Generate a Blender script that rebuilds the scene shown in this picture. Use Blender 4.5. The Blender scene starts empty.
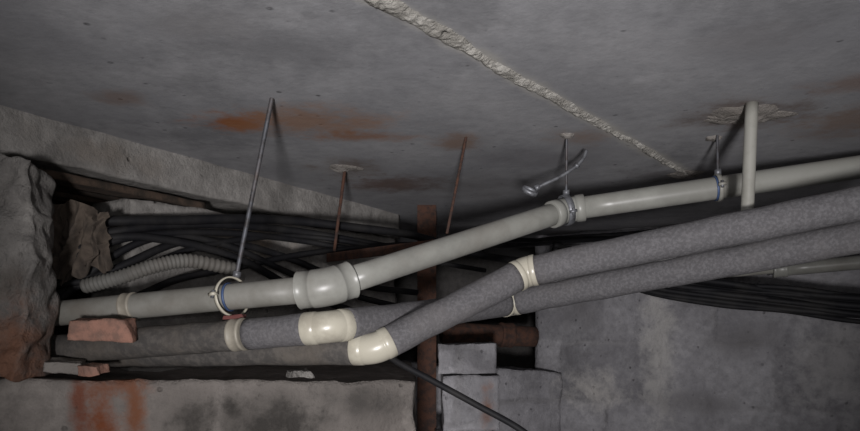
import bpy, bmesh, math, random
from mathutils import Vector, noise, Matrix
random.seed(4)
S=bpy.context.scene
S.view_settings.view_transform='Standard'
CEIL=0.464
# ------------------------------------------------------------ materials
def nt(name):
    m=bpy.data.materials.new(name); m.use_nodes=True
    t=m.node_tree; b=t.nodes['Principled BSDF']
    return m,t,b
def N(t,ty,**k):
    n=t.nodes.new(ty)
    for a,v in k.items(): setattr(n,a,v)
    return n
def mixc(t,fac,a,b,mode='MIX'):
    n=N(t,'ShaderNodeMix',data_type='RGBA',blend_type=mode)
    for s,v in ((0,fac),(6,a),(7,b)):
        if hasattr(v,'links') or hasattr(v,'is_output'): t.links.new(v,n.inputs[s])
        else: n.inputs[s].default_value=v if s==0 else (*v,1)
    return n.outputs[2]
def mth(t,op,a,b=0.0,clamp=False):
    n=N(t,'ShaderNodeMath',operation=op,use_clamp=clamp)
    for i,v in enumerate((a,b)):
        if hasattr(v,'is_output'): t.links.new(v,n.inputs[i])
        else: n.inputs[i].default_value=v
    return n.outputs[0]
def mrange(t,v,a,b,c=0.0,d=1.0):
    n=N(t,'ShaderNodeMapRange',interpolation_type='SMOOTHSTEP')
    t.links.new(v,n.inputs[0])
    for i,x in enumerate((a,b,c,d)): n.inputs[i+1].default_value=x
    return n.outputs[0]
def noi(t,pos,scale,detail=6,rough=.6):
    n=N(t,'ShaderNodeTexNoise'); t.links.new(pos,n.inputs['Vector'])
    n.inputs['Scale'].default_value=scale; n.inputs['Detail'].default_value=detail
    n.inputs['Roughness'].default_value=rough
    return n.outputs['Fac']
def concrete(name,c1,c2,big=3.0,stains=(),brick=None,bump=.5,pits=.5,rough=.9,bdist=.01,seam=None,grime=.5,fine=.6):
    m,t,b=nt(name)
    pos=N(t,'ShaderNodeNewGeometry').outputs['Position']
    col=mixc(t,mrange(t,noi(t,pos,big,8,.65),.35,.65),c1,c2)
    f=noi(t,pos,28,8,.7)
    col=mixc(t,mrange(t,f,.3,.75,.0,fine),col,tuple(x*.55 for x in c1))
    g=noi(t,pos,9,5,.7)
    col=mixc(t,mrange(t,g,.58,.75,0,fine*.7),col,tuple(min(1,x*1.4) for x in c2))
    gr=noi(t,pos,1.7,7,.75)
    col=mixc(t,mrange(t,gr,.50,.68,0,grime),col,tuple(x*.5 for x in c1))
    v=N(t,'ShaderNodeTexVoronoi'); v.inputs['Scale'].default_value=22; t.links.new(pos,v.inputs['Vector'])
    pit=mrange(t,v.outputs['Distance'],.05,.16,1,0)
    pit=mth(t,'MULTIPLY',pit,mrange(t,g,.45,.6))
    col=mixc(t,mth(t,'MULTIPLY',pit,pits),col,tuple(x*.25 for x in c1))
    hgt=mth(t,'ADD',mth(t,'MULTIPLY',f,1.0),mth(t,'MULTIPLY',pit,-.6))
    hgt=mth(t,'ADD',hgt,mth(t,'MULTIPLY',noi(t,pos,120,4,.7),.35))
    nz=noi(t,pos,14,6,.7)
    if brick:
        d,bw,bh,off,jc,js=brick
        dp=N(t,'ShaderNodeVectorMath',operation='DOT_PRODUCT'); t.links.new(pos,dp.inputs[0]); dp.inputs[1].default_value=(d[0],d[1],0)
        sx=N(t,'ShaderNodeSeparateXYZ'); t.links.new(pos,sx.inputs[0])
        wob=mth(t,'MULTIPLY',mth(t,'SUBTRACT',noi(t,pos,7,7,.7),.5),.06)
        cb=N(t,'ShaderNodeCombineXYZ')
        t.links.new(mth(t,'ADD',mth(t,'ADD',dp.outputs['Value'],off[0]),wob),cb.inputs[0])
        t.links.new(mth(t,'ADD',mth(t,'ADD',sx.outputs[2],off[1]),wob),cb.inputs[1])
        br=N(t,'ShaderNodeTexBrick'); t.links.new(cb.outputs[0],br.inputs['Vector'])
        br.inputs['Scale'].default_value=1; br.inputs['Brick Width'].default_value=bw; br.inputs['Row Height'].default_value=bh
        br.inputs['Mortar Size'].default_value=.018; br.inputs['Mortar Smooth'].default_value=1
        br.inputs['Color1'].default_value=(.8,.8,.8,1); br.inputs['Color2'].default_value=(1.12,1.12,1.12,1); br.inputs['Mortar'].default_value=(1,1,1,1)
        col=mixc(t,1.0,col,br.outputs['Color'],'MULTIPLY')
        vis=mrange(t,noi(t,pos,4,4),.38,.60,.1,1)
        jm=mth(t,'MULTIPLY',br.outputs['Fac'],vis)
        col=mixc(t,mth(t,'MULTIPLY',jm,js),col,jc)
        hgt=mth(t,'ADD',hgt,mth(t,'MULTIPLY',jm,-.6))
    if seam:
        a,n2,ymax=seam
        vm=N(t,'ShaderNodeVectorMath',operation='SUBTRACT'); t.links.new(pos,vm.inputs[0]); vm.inputs[1].default_value=a
        dp=N(t,'ShaderNodeVectorMath',operation='DOT_PRODUCT'); t.links.new(vm.outputs[0],dp.inputs[0]); dp.inputs[1].default_value=n2
        dd=mth(t,'ABSOLUTE',mth(t,'ADD',dp.outputs['Value'],mth(t,'MULTIPLY',mth(t,'SUBTRACT',nz,.5),.05)))
        sx=N(t,'ShaderNodeSeparateXYZ'); t.links.new(pos,sx.inputs[0])
        lim=mrange(t,sx.outputs[1],ymax-.1,ymax,1,0)
        col=mixc(t,mth(t,'MULTIPLY',mrange(t,dd,.005,.034,.7,0),lim),col,(.52,.50,.45))
    for (cx,cy,cz,rx,ry,rz,c,s) in stains:
        vm=N(t,'ShaderNodeVectorMath',operation='SUBTRACT'); t.links.new(pos,vm.inputs[0]); vm.inputs[1].default_value=(cx,cy,cz)
        vd=N(t,'ShaderNodeVectorMath',operation='DIVIDE'); t.links.new(vm.outputs[0],vd.inputs[0]); vd.inputs[1].default_value=(rx,ry,rz)
        ln=N(t,'ShaderNodeVectorMath',operation='LENGTH'); t.links.new(vd.outputs[0],ln.inputs[0])
        dd=mth(t,'ADD',ln.outputs['Value'],mth(t,'MULTIPLY',mth(t,'SUBTRACT',nz,.5),3.0))
        col=mixc(t,mrange(t,dd,.0,1.25,s,0),col,c)
    t.links.new(col,b.inputs['Base Color']); b.inputs['Roughness'].default_value=rough
    b.inputs['Specular IOR Level'].default_value=.2
    bp=N(t,'ShaderNodeBump'); bp.inputs['Strength'].default_value=bump; bp.inputs['Distance'].default_value=bdist
    t.links.new(hgt,bp.inputs['Height']); t.links.new(bp.outputs[0],b.inputs['Normal'])
    return m
def simple(name,c,rough=.5,metal=0,c2=None,scale=20,bump=0,spec=.5,lo=.4,hi=.65,bs=None,dust=None):
    m,t,b=nt(name)
    pos=N(t,'ShaderNodeNewGeometry').outputs['Position']
    n=noi(t,pos,scale,6,.65)
    col=mixc(t,mrange(t,n,lo,hi),c,c2 or tuple(x*.75 for x in c))
    if dust: col=mixc(t,mrange(t,noi(t,pos,6,6,.7),.45,.7,0,.6),col,dust)
    t.links.new(col,b.inputs['Base Color']); b.inputs['Roughness'].default_value=rough; b.inputs['Metallic'].default_value=metal
    b.inputs['Specular IOR Level'].default_value=spec
    if bump:
        bp=N(t,'ShaderNodeBump'); bp.inputs['Strength'].default_value=bump; bp.inputs['Distance'].default_value=.003
        t.links.new(noi(t,pos,bs or scale*4,4),bp.inputs['Height']); t.links.new(bp.outputs[0],b.inputs['Normal'])
    return m
SA=Vector((-.30,.634,CEIL)); SD=Vector((.635,.773,0)).normalized(); SN=Vector((-SD.y,SD.x,0))
M_ceil=concrete('ceiling_concrete',(.335,.335,.35),(.45,.447,.457),2.2,stains=[
    (-.435,1.45,CEIL,.10,.075,1,(.36,.125,.04),1),(-.27,1.45,CEIL,.20,.11,1,(.36,.20,.12),.75),
    (-.15,1.56,CEIL,.14,.045,1,(.32,.16,.09),.8),(-.11,2.08,CEIL,.16,.13,1,(.18,.10,.07),.85),
    (.07,1.60,CEIL,.07,.09,1,(.25,.14,.08),.7),(-.24,1.88,CEIL,.11,.14,1,(.16,.11,.08),.75),
    (-.62,1.30,CEIL,.06,.05,1,(.25,.15,.10),.5),(.36,1.56,CEIL,.09,.08,1,(.26,.17,.12),.6),
    (.68,1.40,CEIL,.17,.11,1,(.15,.11,.09),.85),(.30,1.75,CEIL,.25,.12,1,(.2,.19,.2),.5),
    (.95,1.45,CEIL,.16,.14,1,(.26,.175,.13),.7),(.80,1.22,CEIL,.09,.07,1,(.25,.16,.12),.6),(.76,1.95,CEIL,.2,.12,1,(.15,.14,.14),.8),
    (.1,2.1,CEIL,.35,.2,1,(.17,.16,.16),.55),(-.35,1.0,CEIL,.10,.08,1,(.2,.19,.19),.4),(.5,1.05,CEIL,.12,.08,1,(.2,.19,.19),.4)],
    bump=.22,pits=.8,bdist=.005,seam=(SA,SN,2.0),grime=.55,fine=.35)
M_wl=concrete('left_wall_concrete',(.30,.285,.265),(.42,.40,.375),5,stains=[(-.45,1.9,.28,.15,.2,.08,(.30,.2,.12),.5),(-.75,1.55,.42,.15,.2,.04,(.2,.17,.14),.6)],bump=.7,grime=.8)
M_pil=concrete('pillar_concrete',(.22,.208,.195),(.38,.36,.335),9,bump=1,pits=.6,bdist=.016,stains=[(-.80,1.25,-.05,.06,.2,.12,(.24,.10,.05),.8),(-.95,1.25,.25,.12,.3,.06,(.11,.10,.09),.8),(-.82,1.25,.10,.05,.2,.05,(.12,.105,.09),.7)])
LD=Vector((1.6,.4)).normalized()
M_low=concrete('block_wall',(.25,.225,.205),(.38,.345,.315),4,stains=[
    (-.66,1.32,-.19,.035,.1,.16,(.22,.065,.025),.95),(-.60,1.33,-.15,.025,.1,.12,(.22,.08,.035),.9),(-.63,1.33,-.11,.08,.1,.03,(.22,.09,.05),.8),(-.70,1.3,-.14,.02,.1,.10,(.20,.06,.03),.85),
    (-.355,1.4,-.19,.15,.2,.07,(.05,.046,.042),.95),(-.49,1.36,-.26,.06,.2,.14,(.06,.055,.05),.85),(-.15,1.4,-.16,.12,.2,.06,(.07,.065,.06),.85)],
    brick=((LD.x,LD.y),.42,.2,(.1,.05),(.42,.39,.36),.4),bump=.9,bdist=.014)
RD=Vector((1.28,-.766)).normalized()
M_wr=concrete('right_wall_blocks',(.38,.37,.39),(.53,.52,.54),3.2,stains=[
    (1.02,2.9,.0,.07,.2,.6,(.64,.62,.59),.7),(1.6,2.5,-.15,.2,.3,.2,(.6,.58,.57),.5),(.75,3,-.28,.14,.2,.10,(.66,.63,.59),.7),
    (.7,3,.12,.1,.2,.12,(.17,.16,.16),.6),(1.3,2.7,-.05,.16,.2,.08,(.2,.19,.19),.5),(1.15,2.8,-.32,.2,.2,.06,(.2,.19,.19),.5),
    (.20,2.25,-.27,.03,.2,.10,(.25,.11,.06),.85)],
    brick=((RD.x,RD.y),.46,.27,(.16,.06),(.28,.27,.27),.45),bump=.8,bdist=.014,grime=.6)
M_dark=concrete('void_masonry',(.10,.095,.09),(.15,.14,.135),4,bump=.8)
M_mortar=concrete('mortar',(.42,.40,.36),(.62,.60,.55),20,bump=1,pits=.2,grime=.3)
M_patch=concrete('mortar_patch',(.26,.235,.21),(.42,.39,.36),14,bump=1,pits=.8)
M_floor=concrete('earth_floor',(.10,.08,.06),(.15,.12,.09),5,bump=1)
M_gray=simple('gray_pvc',(.315,.315,.285),.36,c2=(.25,.248,.225),scale=9,bump=.05,dust=(.22,.205,.18))
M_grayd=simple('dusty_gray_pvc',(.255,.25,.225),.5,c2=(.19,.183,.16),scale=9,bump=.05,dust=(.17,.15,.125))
M_cream=simple('cream_ppr',(.52,.49,.40),.3,c2=(.40,.37,.30),scale=16,dust=(.42,.38,.31))
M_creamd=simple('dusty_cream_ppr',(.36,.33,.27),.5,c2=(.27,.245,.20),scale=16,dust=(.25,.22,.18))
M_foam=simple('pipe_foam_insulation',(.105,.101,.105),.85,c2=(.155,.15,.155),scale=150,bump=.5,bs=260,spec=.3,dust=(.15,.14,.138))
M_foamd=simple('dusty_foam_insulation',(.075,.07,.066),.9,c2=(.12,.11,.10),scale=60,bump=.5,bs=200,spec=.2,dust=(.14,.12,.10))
M_black=simple('black_cable_rubber',(.010,.010,.012),.65,c2=(.022,.021,.021),scale=12,spec=.25)
M_conduit=simple('corrugated_conduit_plastic',(.17,.165,.15),.7,scale=30,dust=(.12,.105,.09))
M_zinc=simple('zinc_steel',(.30,.31,.33),.5,.6,c2=(.15,.15,.16),scale=60)
M_dull=simple('dull_rod_steel',(.12,.125,.14),.6,.5,c2=(.06,.056,.056),scale=50,dust=(.12,.085,.065))
M_rust=simple('rusted_steel',(.105,.05,.033),.9,.1,c2=(.05,.032,.027),scale=40,bump=.8)
M_blue=simple('blue_plastic',(.06,.10,.21),.5,scale=30)
M_brick=simple('red_brick_clay',(.36,.19,.14),.95,c2=(.22,.13,.10),scale=35,bump=1,dust=(.3,.24,.2))
M_cloth=simple('dirty_sackcloth',(.115,.09,.07),.95,c2=(.06,.048,.039),scale=14,bump=.8)
M_wood=simple('rotten_wood',(.09,.06,.042),.95,c2=(.04,.03,.022),scale=25,bump=1)
M_white=simple('white_pipe_plastic',(.34,.335,.30),.4,c2=(.27,.262,.23),scale=12)
# ------------------------------------------------------------ geometry helpers
def obj(name,bm,mat,parent=None,smooth=True):
    bmesh.ops.recalc_face_normals(bm,faces=bm.faces)
    me=bpy.data.meshes.new(name); bm.to_mesh(me); bm.free()
    if smooth:
        for p in me.polygons: p.use_smooth=True
    me.materials.append(mat)
    o=bpy.data.objects.new(name,me); S.collection.objects.link(o)
    if parent: o.parent=parent
    return o
def empty(name):
    o=bpy.data.objects.new(name,None); o.empty_display_size=.05; S.collection.objects.link(o); return o
def catmull(pts,n=10):
    pts=[Vector(p) for p in pts]
    P=[pts[0]*2-pts[1]]+pts+[pts[-1]*2-pts[-2]]
    out=[]
    for i in range(1,len(P)-2):
        a,b,c,d=P[i-1:i+3]
        for j in range(n):
            s=j/n
            out.append(.5*((2*b)+(c-a)*s+(2*a-5*b+4*c-d)*s*s+(3*b-a-3*c+d)*s**3))
    out.append(pts[-1]); return out
def add_tube(bm,pts,rad,seg=20,cap=True,wob=0):
    pts=[Vector(p) for p in pts]
    if not isinstance(rad,(list,tuple)): rad=[rad]*len(pts)
    up=None; rings=[]
    for i,p in enumerate(pts):
        if i==0: d=pts[1]-p
        elif i==len(pts)-1: d=p-pts[i-1]
        else:
            d=pts[i+1]-pts[i-1]
        if d.length<1e-9: d=last
        d=d.normalized(); last=d
        if up is None:
            up=Vector((0,0,1)) if abs(d.z)<.9 else Vector((1,0,0))
        x=(up-d*up.dot(d)).normalized(); y=d.cross(x); up=x
        r=rad[i]; ring=[]
        for k in range(seg):
            a=2*math.pi*k/seg; dirv=x*math.cos(a)+y*math.sin(a)
            rr=r
            if wob: rr=r+wob*noise.noise((p+dirv*r)*18)
            ring.append(bm.verts.new(p+dirv*rr))
        rings.append(ring)
    for a,b in zip(rings,rings[1:]):
        for k in range(seg):
            bm.faces.new((a[k],a[(k+1)%seg],b[(k+1)%seg],b[k]))
    if cap:
        bm.faces.new(rings[0][::-1]); bm.faces.new(rings[-1])
def tube(name,pts,rad,mat,parent=None,seg=20,wob=0):
    bm=bmesh.new(); add_tube(bm,pts,rad,seg,wob=wob); return obj(name,bm,mat,parent)
def line(a,b,n): a=Vector(a);b=Vector(b); return [a.lerp(b,i/n) for i in range(n+1)]
def foam(name,a,b,r,mat,parent): 
    n=max(4,int((Vector(b)-Vector(a)).length/.012)); tube(name,line(a,b,n),r,mat,parent,28,wob=.0024)
def profile_tube(name,a,b,prof,mat,parent,seg=28):
    a=Vector(a);b=Vector(b)
    return tube(name,[a.lerp(b,s) for s,_ in prof],[r for _,r in prof],mat,parent,seg)
def coupling(name,c,d,L,r,mat,parent):
    c=Vector(c);d=Vector(d).normalized()
    profile_tube(name,c-d*L/2,c+d*L/2,[(0,r*.86),(.005,r*.97),(.05,r*1.03),(.2,r*1.03),(.24,r),(.76,r),(.8,r*1.03),(.95,r*1.03),(.995,r*.97),(1,r*.86)],mat,parent)
def elbow(name,c,d1,d2,L1,L2,r,mat,parent,n=24,col=1.09):
    c=Vector(c); d1=Vector(d1).normalized(); d2=Vector(d2).normalized()
    p0=c-d1*L1; p2=c+d2*L2; pts=[];rad=[]
    ci=c-d1*L1*.5; co=c+d2*L2*.5
    for s in (0,.02,.06,.6,.97,1.0): 
        pts.append(p0.lerp(ci,s)); rad.append({0:r*.88,.02:r*1.02,.06:r*col,.6:r*col,.97:r*(col-.01),1.0:r*1.0}[s])
    for i in range(1,n):
        s=i/n; pts.append(ci*(1-s)**2+c*2*s*(1-s)+co*s*s); rad.append(r)
    for s in (0,.03,.4,.94,.98,1.0):
        pts.append(co.lerp(p2,s)); rad.append({0:r,.03:r*(col-.01),.4:r*col,.94:r*col,.98:r*1.02,1.0:r*.88}[s])
    tube(name,pts,rad,mat,parent,32)
def threaded(name,a,b,r,mat,pitch=.0022):
    a=Vector(a);b=Vector(b);n=int((b-a).length/pitch)*2
    return tube(name,line(a,b,n),[r if i%2 else r*.82 for i in range(n+1)],mat,None,12)
def hexnut(bm,c,axis,R,h):
    c=Vector(c);d=Vector(axis).normalized(); add_tube(bm,[c-d*h/2,c+d*h/2],R,6)
def rough_box(name,b4,t4,n,amp,mat,sc=9,seed=0,parent=None,fine=.3):
    b4=[Vector(p) for p in b4]; t4=[Vector(p) for p in t4]
    nx,ny,nz=n; bm=bmesh.new()
    def pt(u,v,w):
        lo=(b4[0]*(1-u)+b4[1]*u)*(1-v)+(b4[3]*(1-u)+b4[2]*u)*v
        hi=(t4[0]*(1-u)+t4[1]*u)*(1-v)+(t4[3]*(1-u)+t4[2]*u)*v
        return lo.lerp(hi,w)
    def grid(f,a,b):
        V=[[bm.verts.new(f(i/a,j/b)) for j in range(b+1)] for i in range(a+1)]
        for i in range(a):
            for j in range(b): bm.faces.new((V[i][j],V[i+1][j],V[i+1][j+1],V[i][j+1]))
    grid(lambda a,b:pt(a,0,b),nx,nz); grid(lambda a,b:pt(a,1,b),nx,nz)
    grid(lambda a,b:pt(0,a,b),ny,nz); grid(lambda a,b:pt(1,a,b),ny,nz)
    grid(lambda a,b:pt(a,b,0),nx,ny); grid(lambda a,b:pt(a,b,1),nx,ny)
    bmesh.ops.remove_doubles(bm,verts=bm.verts,dist=1e-5)
    o=Vector((seed*3.1,seed*1.7,seed*.9))
    for v in bm.verts:
        d=noise.noise_vector(v.co*sc+o)*amp+noise.noise_vector(v.co*sc*4+o)*amp*fine
        v.co+=d
    return obj(name,bm,mat,parent,smooth=True)
def slab(name,lo,hi,mat):
    bm=bmesh.new(); bmesh.ops.create_cube(bm,size=1)
    for v in bm.verts: v.co=Vector([lo[i]+(v.co[i]+.5)*(hi[i]-lo[i]) for i in range(3)])
    return obj(name,bm,mat,smooth=False)
def lump(name,c,rx,ry,h,mat,seed=0,n=40):
    bm=bmesh.new(); c=Vector(c); rings=[]
    for i in range(n//2+1):
        s=i/(n//2); ring=[]
        for k in range(n):
            a=2*math.pi*k/n
            e=1+.45*noise.noise(Vector((math.cos(a)*1.6,math.sin(a)*1.6,seed*5.3)))+.15*noise.noise(Vector((math.cos(a)*5,math.sin(a)*5,seed)))
            p=Vector((math.cos(a)*rx*s*e,math.sin(a)*ry*s*e,0))
            dz=h*(1-s**3)*(1+.8*noise.noise((p+c)*40))
            ring.append(bm.verts.new(c+p+Vector((0,0,-dz))))
        rings.append(ring)
    for a,b in zip(rings,rings[1:]):
        for k in range(n): bm.faces.new((a[k],a[(k+1)%n],b[(k+1)%n],b[k]))
    bmesh.ops.remove_doubles(bm,verts=bm.verts,dist=1e-5)
    return obj(name,bm,mat)
# ------------------------------------------------------------ room shell
slab('ceiling',(-2.4,-2.2,CEIL),(2.8,4.3,CEIL+.2),M_ceil)
slab('floor',(-2.4,-2.2,-1.1),(2.8,4.3,-.95),M_floor)
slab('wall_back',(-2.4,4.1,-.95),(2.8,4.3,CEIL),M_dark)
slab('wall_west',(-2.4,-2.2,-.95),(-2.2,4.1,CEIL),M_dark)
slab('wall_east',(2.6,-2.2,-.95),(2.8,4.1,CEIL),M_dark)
W0=Vector((-.887,1.34,0)); WD=Vector((.766,1.28,0)); nrm=Vector((-1.28,.766,0)).normalized()
def W(t,z,off=0): return W0+WD*t+nrm*off+Vector((0,0,z))
def wallbox(name,t0,t1,z0,z1,o0,o1,n,amp,mat,seed,z0b=None,z1b=None):
    z0b=z0 if z0b is None else z0b; z1b=z1 if z1b is None else z1b
    return rough_box(name,[W(t0,z0,o0),W(t1,z0b,o0),W(t1,z0b,o1),W(t0,z0,o1)],
                     [W(t0,z1,o0),W(t1,z1b,o0),W(t1,z1b,o1),W(t0,z1,o1)],n,amp,mat,seed=seed)
wallbox('concrete_beam',-.7,1.0,.370,.47,0,.22,(200,14,16),.008,M_wl,1)
wallbox('wall_left',.21,1.0,-.3,.325,.02,.2,(80,16,60),.014,M_wl,2,z1b=.37)
pl=empty('rotten_plank')
for i,(o,dz) in enumerate(((.015,0),(.10,.004),(.18,-.003))):
    a=rough_box('board_%d'%i,[W(-.25,.338+dz,o),W(.36,.338+dz,o),W(.36,.338+dz,o+.07),W(-.25,.338+dz,o+.07)],
      [W(-.25,.355+dz,o),W(.36,.355+dz,o),W(.36,.355+dz,o+.07),W(-.25,.355+dz,o+.07)],(60,6,2),.003,M_wood,seed=5+i,parent=pl)
rough_box('concrete_pillar',[(-1.5,1.25,-.1),(-.785,1.25,-.1),(-.80,1.36,-.1),(-1.5,1.36,-.1)],
   [(-1.5,1.25,.362),(-.765,1.26,.325),(-.785,1.36,.32),(-1.5,1.36,.360)],(90,16,70),.026,M_pil,seed=3,sc=8,fine=.42)
rough_box('wall_front_low',[(-1.5,1.1,-.95),(-.03,1.4675,-.95),(-.07,2.3,-.95),(-1.5,1.8,-.95)],
   [(-1.5,1.1,-.092),(-.03,1.4675,-.115),(-.07,2.3,-.115),(-1.5,1.8,-.092)],(150,50,70),.012,M_low,seed=7,sc=8,fine=.35)
R0=Vector((.52,3.2,0)); RDv=Vector((1.28,-.766,0)); rn=Vector((.766,1.28,0)).normalized()
def R(t,z,o=0): return R0+RDv*t+rn*o+Vector((0,0,z))
def rbox(name,t0,t1,z0,z1,n,amp,mat,seed,o0=0,o1=.2):
    return rough_box(name,[R(t0,z0,o0),R(t1,z0,o0),R(t1,z0,o1),R(t0,z0,o1)],[R(t0,z1,o0),R(t1,z1,o0),R(t1,z1,o1),R(t0,z1,o1)],n,amp,mat,seed=seed,sc=6)
rbox('wall_right',0,1.7,-.95,.47,(120,10,90),.016,M_wr,9)
rough_box('wall_partition',[(-.2,2.80,-.95),(.62,3.08,-.95),(.56,3.25,-.95),(-.2,3.0,-.95)],
   [(-.2,2.80,-.14),(.62,3.08,-.20),(.56,3.25,-.20),(-.2,3.0,-.14)],(60,10,50),.014,M_wr,seed=12)
pier=empty('concrete_block_pier')
for k,(z0,z1,dx) in enumerate(((-.155,-.05,0),(-.355,-.162,.012),(-.555,-.362,-.006),(-.755,-.562,.01),(-.952,-.762,0))):
    rough_box('block_%d'%k,[(.03+dx,2.25,z0),(.235+dx,2.3,z0),(.235+dx,2.45,z0),(.03+dx,2.4,z0)],
      [(.03+dx,2.25,z1),(.235+dx,2.3,z1),(.235+dx,2.45,z1),(.03+dx,2.4,z1)],(20,14,14),.010,M_wr,seed=13+k,parent=pier)
bm=bmesh.new(); a=SA; d=SD; pr=SN; L=1.72; n=700; wn=12; prev=None
for i in range(n+1):
    s=i/n*L; w=.018*(1-.45*s/L)+.011*noise.noise(Vector((s*9,3,0)))+.004*noise.noise(Vector((s*40,8,0)))+.002*noise.noise(Vector((s*150,8,0)))
    w=max(w,.002); sh=.009*noise.noise(Vector((s*5,11,0)))+.0015*noise.noise(Vector((s*40,21,0))); row=[]
    for j in range(wn+1):
        q=j/wn*2-1; p=a+d*s+pr*(q*w+sh)
        hz=.005*(1-q*q)*(1+.8*noise.noise(p*30)+.8*noise.noise(p*110))
        row.append(bm.verts.new(p+Vector((0,0,-max(hz,0)))))
    if prev:
        for j in range(wn): bm.faces.new((prev[j],row[j],row[j+1],prev[j+1]))
    prev=row
obj('trim_ceiling_seam_mortar',bm,M_mortar)
lump('mortar_patch',(.69,1.40,CEIL),.10,.055,.010,M_patch,1,60)
lump('mortar_patch',(-.243,1.86,CEIL),.05,.04,.008,M_patch,2)
lump('mortar_patch',(.326,1.547,CEIL),.018,.018,.006,M_patch,3)
lump('mortar_patch',(.684,1.57,CEIL),.02,.018,.008,M_patch,4)
lump('mortar_patch',(.76,1.93,CEIL),.05,.04,.010,M_patch,5)
# ------------------------------------------------------------ gray drain pipe
gp=empty('gray_drain_pipe'); gr=.0268
gA=Vector((-1.06,1.451,.015)); gB=Vector((-.205,1.29,.084)); gC=Vector((.335,1.60,.295)); gD=Vector((1.25,1.45,.406))
d1=(gB-gA).normalized(); d2=(gC-gB).normalized(); d3=(gD-gC).normalized()
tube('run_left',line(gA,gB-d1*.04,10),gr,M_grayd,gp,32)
tube('run_middle',line(gB+d2*.04,gC-d2*.02,10),gr,M_gray,gp,32)
tube('run_right',line(gC+d3*.02,gD,10),gr,M_gray,gp,32)
elbow('elbow_front',gB,d1,d2,.056,.054,.0385,M_gray,gp,col=.97)
elbow('elbow_rear',gC,d2,d3,.05,.045,.0305,M_gray,gp)
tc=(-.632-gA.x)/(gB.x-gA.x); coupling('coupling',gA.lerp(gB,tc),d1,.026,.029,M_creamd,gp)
# ------------------------------------------------------------ insulated pipes
def insulated(A,B,C,D,cps,Le,name='insulated_pipe'):
    e=empty(name); r=.032
    A,B,C,D=map(Vector,(A,B,C,D)); u=(B-A).normalized(); v=(C-B).normalized(); w=(D-C).normalized()
    tube('core_left',line(A,B,4),.018,M_cream,e); tube('core_mid',line(B,C,4),.018,M_cream,e); tube('core_right',line(C,D,4),.018,M_cream,e)
    last=A; k=0
    for (x,L) in cps:
        c=A.lerp(B,(x-A.x)/(B.x-A.x)); coupling('coupling_%d'%k,c,u,L,.0325,M_creamd,e)
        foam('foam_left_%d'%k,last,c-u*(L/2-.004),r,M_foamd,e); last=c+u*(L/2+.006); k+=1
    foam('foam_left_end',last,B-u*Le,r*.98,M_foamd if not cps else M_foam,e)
    elbow('elbow_front',B,u,v,Le+.004,Le*.85,.0315,M_cream,e,col=1.04)
    foam('foam_middle',B+v*Le*.8,C-v*.022,r,M_foam,e)
    elbow('elbow_rear',C,v,w,.024,.024,.0325,M_cream,e,col=1.03)
    foam('foam_right',C+w*.022,D,r,M_foam,e)
insulated((-1.1,1.60,-.062),(-.110,1.30,-.038),(.202,1.38,.123),(.94,1.145,.261),[],.042)
insulated((-.992,1.468,-.058),(-.194,1.26,.006),(.202,1.64,.068),(.97,1.212,.205),[(-.385,.028)],.048)
# ------------------------------------------------------------ hangers
def strapring(name,c,axis,R,w,mat,parent,th=.0022):
    c=Vector(c);d=Vector(axis).normalized(); bm=bmesh.new()
    x=(Vector((0,0,1))-d*d.z).normalized(); y=d.cross(x); seg=40; R2=R+th
    prof=[(-w/2,R),(w/2,R),(w/2,R2),(-w/2,R2)]; rings=[]
    for k in range(seg):
        a=2*math.pi*k/seg; dv=x*math.cos(a)+y*math.sin(a)
        rings.append([bm.verts.new(c+d*s+dv*r) for s,r in prof])
    for k in range(seg):
        A,B=rings[k],rings[(k+1)%seg]
        for j in range(4): bm.faces.new((A[j],A[(j+1)%4],B[(j+1)%4],B[j]))
    return obj(name,bm,mat,parent)
def clamp(c,axis,R,lining,top,w=.016,tilt=None,mat=None):
    e=empty('pipe_clamp'); c=Vector(c); d=Vector(axis).normalized(); mat=mat or M_zinc
    d0=d
    if tilt: d=Vector(tilt).normalized()
    R1=R+.003+(.009 if tilt else 0)
    strapring('band',c,d,R1,w,mat,e,.003)
    if lining: strapring('lining',c-d0*(w*.5+.002),d0,R+.0005,.005,M_blue,e)
    bm=bmesh.new(); up=(Vector(top)-c).normalized()
    hexnut(bm,c+up*(R1+.008),up,.0085,.012); obj('boss_nut',bm,M_zinc,e)
    side=d.cross(up).normalized()
    for sgn in (-1,1):
        bm=bmesh.new(); q=c+side*sgn*(R1+.007)
        bmesh.ops.create_cube(bm,size=1,matrix=Matrix.Translation(q)@d.to_track_quat('X','Z').to_matrix().to_4x4()@Matrix.Diagonal((.016,.012,.006,1)))
        obj('lug_%d'%(sgn+1),bm,mat,e)
        bm=bmesh.new(); hexnut(bm,q,up,.004,.016); obj('bolt_%d'%(sgn+1),bm,M_zinc,e)
def onpipe(A,B,x): return A.lerp(B,(x-A.x)/(B.x-A.x))
ZT=CEIL-.0003
c1=onpipe(gA,gB,-.404); top1=Vector((-.316,1.30,ZT))
clamp(c1,d1,gr,True,top1,w=.009,tilt=(.80,-.58,.12),mat=M_cream); threaded('threaded_rod',top1,c1+(top1-c1).normalized()*.042,.0050,M_dull)
threaded('threaded_rod',(-.243,1.86,ZT),(-.274,1.86,.225),.005,M_rust)
threaded('threaded_rod',(.0866,1.563,ZT),(.039,1.50,.222),.0036,M_rust)
c4=gC+d3*.0; top4=Vector((.327,1.555,ZT)); clamp(c4,(d2+d3),.032,False,top4)
threaded('threaded_rod',top4,c4+(top4-c4).normalized()*.042,.0035,M_dull)
c6=onpipe(gC,gD,.684); top6=c6+Vector((.0,.005,.2)); top6.z=ZT
clamp(c6,d3,gr,True,top6,w=.010,mat=M_white); threaded('threaded_rod',top6,c6+(top6-c6).normalized()*.034,.0035,M_dull)
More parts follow.
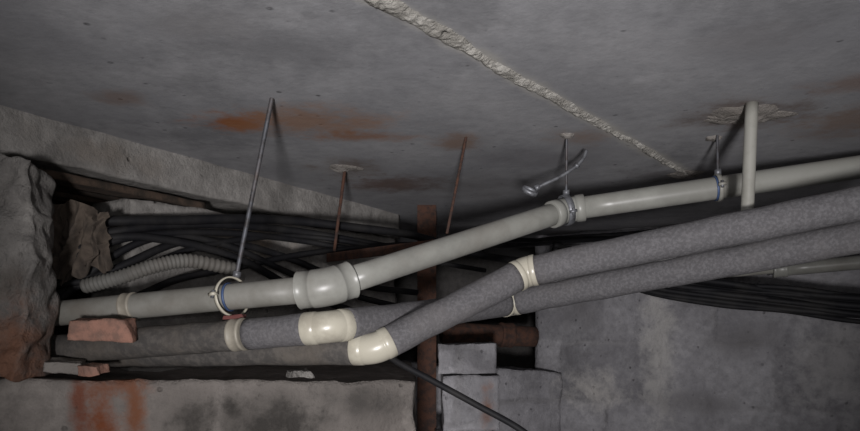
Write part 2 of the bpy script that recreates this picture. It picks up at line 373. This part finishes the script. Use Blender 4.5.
bm=bmesh.new(); a=Vector((-.30,1.885,.222)); b=Vector((.06,1.485,.214)); dd=(b-a).normalized(); sd=Vector((dd.y,-dd.x,0)).normalized()
prof=[(0,0),(.03,0),(.03,.003),(.003,.003),(.003,.025),(0,.025)]
ra=[bm.verts.new(a+sd*(-p)+Vector((0,0,-q))) for p,q in prof]; rb=[bm.verts.new(b+sd*(-p)+Vector((0,0,-q))) for p,q in prof]
for i in range(6): bm.faces.new((ra[i],ra[(i+1)%6],rb[(i+1)%6],rb[i]))
bm.faces.new(ra[::-1]); bm.faces.new(rb); obj('rusty_angle_bar',bm,M_rust,smooth=False)
db=empty('dangling_pipe_bracket')
cv=catmull([(.252,1.55,.338),(.275,1.55,.349),(.31,1.555,.366),(.345,1.56,.389),(.368,1.565,.412),(.378,1.57,.434)],8)
bm=bmesh.new(); add_tube(bm,cv,.0042,8)
obj('bent_strap',bm,M_zinc,db)
strapring('ring',(.237,1.545,.330),(.35,-.45,.8),.017,.010,M_zinc,db,.003)
bm=bmesh.new(); hexnut(bm,(.256,1.55,.340),(.5,0,.25),.008,.012); obj('nut',bm,M_zinc,db)
bm=bmesh.new(); hexnut(bm,(.352,1.561,.395),(.4,0,.4),.007,.008); obj('nut_end',bm,M_zinc,db)
wp=empty('white_vertical_pipe')
tube('shaft',line((.658,1.329,ZT),(.648,1.331,.20),8),.0125,M_white,wp,24)
coupling('end_cap',(.648,1.331,.20),(0,0,1),.03,.0155,M_white,wp)
# ------------------------------------------------------------ cables
ST=[(-.90,1.52),(-.744,1.56),(-.638,1.66),(-.52,1.78),(-.384,1.92),(-.215,2.0),(-.032,2.1),(.169,2.2),(.406,2.4),(.76,2.6)]
cb=empty('black_cable_bundle')
cabs=[
 (.0125,[(0,.245),(1,.259),(2,.276),(3,.298),(4,.316),(5,.312),(6,.300),(7,.25),(8,.24)]),
 (.011,[(0,.20),(1,.232),(2,.262),(3,.283),(4,.290),(5,.27),(6,.25),(7,.262)]),
 (.009,[(0,.12),(1,.205),(2,.245),(3,.262),(4,.262),(5,.245),(6,.262),(7,.30),(8,.33)]),
 (.010,[(0,.06),(1,.150),(2,.225),(3,.235),(4,.205),(5,.14),(6,.12)]),
 (.009,[(0,.03),(1,.175),(2,.235),(3,.225),(4,.16),(5,.10),(6,.06)]),
 (.011,[(0,.14),(1,.215),(2,.222),(3,.19),(4,.11),(5,.05)]),
 (.008,[(0,.10),(1,.13),(2,.20),(3,.248),(4,.275),(5,.262),(6,.225),(7,.20)]),
 (.009,[(0,.05),(1,.07),(2,.13),(3,.17),(4,.22),(5,.252),(6,.275),(7,.262)]),
]
for i,(r,zs) in enumerate(cabs):
    jx=random.uniform(-.01,.01); pts=[]
    for s,z in zs:
        x,y=ST[s]; pts.append((x+jx+.012*math.sin(i*2.1+s),y-.03+.006*(i%4)+.012*math.sin(i*1.7+s*1.3),z))
    tube('cable_%d'%i,catmull(pts,14),r,M_black,cb,10)
pts=catmull([(-.80,1.50,.10),(-.72,1.50,.12),(-.65,1.53,.150),(-.585,1.58,.168),(-.50,1.66,.155)],34)
tube('corrugated_conduit',pts,[.0175 if (i//2)%2 else .015 for i in range(len(pts))],M_conduit,None,20)
rb_=empty('black_cable_bundle')
base=[(.45,2.35,.26),(.654,2.5,.258),(.812,2.4,.1735),(1.026,2.3,.131),(1.22,2.22,.100),(1.422,2.15,.0728),(1.70,2.08,.05)]
for i in range(9):
    off=[(random.uniform(-.02,.02),random.uniform(-.025,.025),random.uniform(-.024,.024)) for _ in base]
    k=(i-4)*.0095
    tube('cable_%d'%i,catmull([(p[0]+o[0]*.3,p[1]+o[1],p[2]+k+o[2]*.3) for p,o in zip(base,off)],12),.0115 if i%2 else .009,M_black,rb_,10)
for pts,r in (([(.15,2.3,.30),(.35,2.5,.335),(.54,2.68,.378),(.872,2.72,.405),(1.15,2.58,.428),(1.45,2.42,.43)],.011),
              ([(.10,2.1,.27),(.32,2.3,.30),(.62,2.55,.352),(.95,2.6,.375),(1.3,2.45,.425),(1.5,2.35,.44)],.008)):
    tube('ceiling_cable',catmull(pts,14),r,M_black,None,10)
tube('hanging_cable',catmull([(-.16,1.62,.00),(-.13,1.50,-.02),(-.086,1.44,-.062),(0,1.42,-.108),(.10,1.41,-.162),(.20,1.40,-.218),(.29,1.39,-.295)],14),.0072,M_black,None,12)
fp=empty('small_supply_pipe')
tube('thin_run',line((.95,2.66,.205),(1.34,2.5,.232),6),.0135,M_white,fp)
tube('thick_run',line((1.33,2.504,.231),(1.95,2.27,.276),6),.026,M_gray,fp)
coupling('coupling',(1.345,2.498,.233),(.6,-.23,.043),.05,.030,M_gray,fp)
bm=bmesh.new(); cx,cy=-.012,2.45; w,dp,tk=.07,.08,.010
prof=[(-w/2,-dp/2),(w/2,-dp/2),(w/2,-dp/2+tk),(tk/2,-dp/2+tk),(tk/2,dp/2-tk),(w/2,dp/2-tk),(w/2,dp/2),(-w/2,dp/2),(-w/2,dp/2-tk),(-tk/2,dp/2-tk),(-tk/2,-dp/2+tk),(-w/2,-dp/2+tk)]
lo=[bm.verts.new((cx+x,cy+y,-.95)) for x,y in prof]; hi=[bm.verts.new((cx+x,cy+y,ZT)) for x,y in prof]
for i in range(12): bm.faces.new((lo[i],lo[(i+1)%12],hi[(i+1)%12],hi[i]))
bm.faces.new(lo[::-1]); bm.faces.new(hi); obj('rusted_steel_column',bm,M_rust,smooth=False)
rp=empty('rusted_iron_pipe')
tube('shaft',line((.05,2.75,-.01),(.46,2.85,-.03),10),.045,M_rust,rp,24)
coupling('collar',(.33,2.818,-.022),(.41,.1,-.02),.06,.053,M_rust,rp)
# ------------------------------------------------------------ debris
def brick(name,c,rot,size,seed,mat=M_brick):
    hx,hy,hz=[s/2 for s in size]
    b=[Vector(p) for p in ((-hx,-hy,-hz),(hx,-hy,-hz),(hx*.9,hy,-hz),(-hx,hy,-hz))]; t=[Vector(p) for p in ((-hx*.9,-hy,hz*.9),(hx*.7,-hy,hz),(hx*.8,hy,hz),(-hx,hy,hz*.8))]
    m=Matrix.Translation(c)@Matrix.Rotation(rot[2],4,'Z')@Matrix.Rotation(rot[1],4,'Y')@Matrix.Rotation(rot[0],4,'X')
    return rough_box(name,[m@p for p in b],[m@p for p in t],(18,12,8),.006,mat,seed=seed,sc=28)
brick('red_brick',(-.655,1.315,.002),(.1,.05,.1),(.125,.055,.042),21)
brick('brick_fragment',(-.75,1.345,-.072),(.2,.1,.4),(.08,.05,.022),22,M_patch)
brick('brick_fragment',(-.69,1.335,-.080),(.1,.0,-.2),(.05,.04,.02),23)
brick('brick_fragment',(-.28,1.40,-.092),(.1,.0,.5),(.05,.04,.014),24,M_pil)
brick('red_rag',(-.395,1.318,.025),(.1,.1,.2),(.042,.02,.009),31,simple('red_fabric',(.14,.045,.04),.9))
bm=bmesh.new(); nu,nv=90,90; V=[]
for i in range(nu+1):
    row=[]
    for j in range(nv+1):
        u,v=i/nu,j/nv
        x=-.90+.16*u+.03*v*(1-u); z=.285-.01*u-(.19-.07*u)*v; y=1.49+.03*u
        q=Vector((u*4+v*1.5,v*1.6-u*.6,1))
        f=(1-abs(noise.noise(q*1.2))*2.2)*.03+abs(noise.noise(q*3.1))*.02
        p=Vector((x,y,z))+Vector((.02*noise.noise(q*1.7+Vector((5,5,5))),-f,.03*noise.noise(q*1.4+Vector((9,1,2)))))
        row.append(bm.verts.new(p))
    V.append(row)
for i in range(nu):
    for j in range(nv): bm.faces.new((V[i][j],V[i+1][j],V[i+1][j+1],V[i][j+1]))
obj('crumpled_sackcloth',bm,M_cloth)
# ------------------------------------------------------------ light, world, camera
w=bpy.data.worlds.new('world'); S.world=w; w.use_nodes=True
w.node_tree.nodes['Background'].inputs[0].default_value=(.55,.58,.68,1); w.node_tree.nodes['Background'].inputs[1].default_value=.08
def spot(name,loc,tgt,ang,power,col,rad,blend=1):
    l=bpy.data.lights.new(name,'SPOT'); l.spot_size=math.radians(ang); l.spot_blend=blend; l.shadow_soft_size=rad; l.energy=power; l.color=col
    o=bpy.data.objects.new(name,l); o.location=loc; o.rotation_euler=(Vector(tgt)-Vector(loc)).to_track_quat('-Z','Y').to_euler(); S.collection.objects.link(o)
spot('added_fill_light',(-.05,-1.1,-.36),(.15,1.7,.27),58,225,(1,.975,.99),.10)  # unseen fill added behind the camera to even out the flash falloff
spot('phone_flash',(.03,-.03,.03),(.15,2,.30),88,8.5,(1,.98,1),.02)
cam=bpy.data.cameras.new('camera'); cam.sensor_width=36; cam.lens=650/860*36; cam.shift_y=114.5/860; cam.clip_start=.01
co=bpy.data.objects.new('camera',cam); co.rotation_euler=(math.pi/2,0,0); S.collection.objects.link(co); S.camera=co
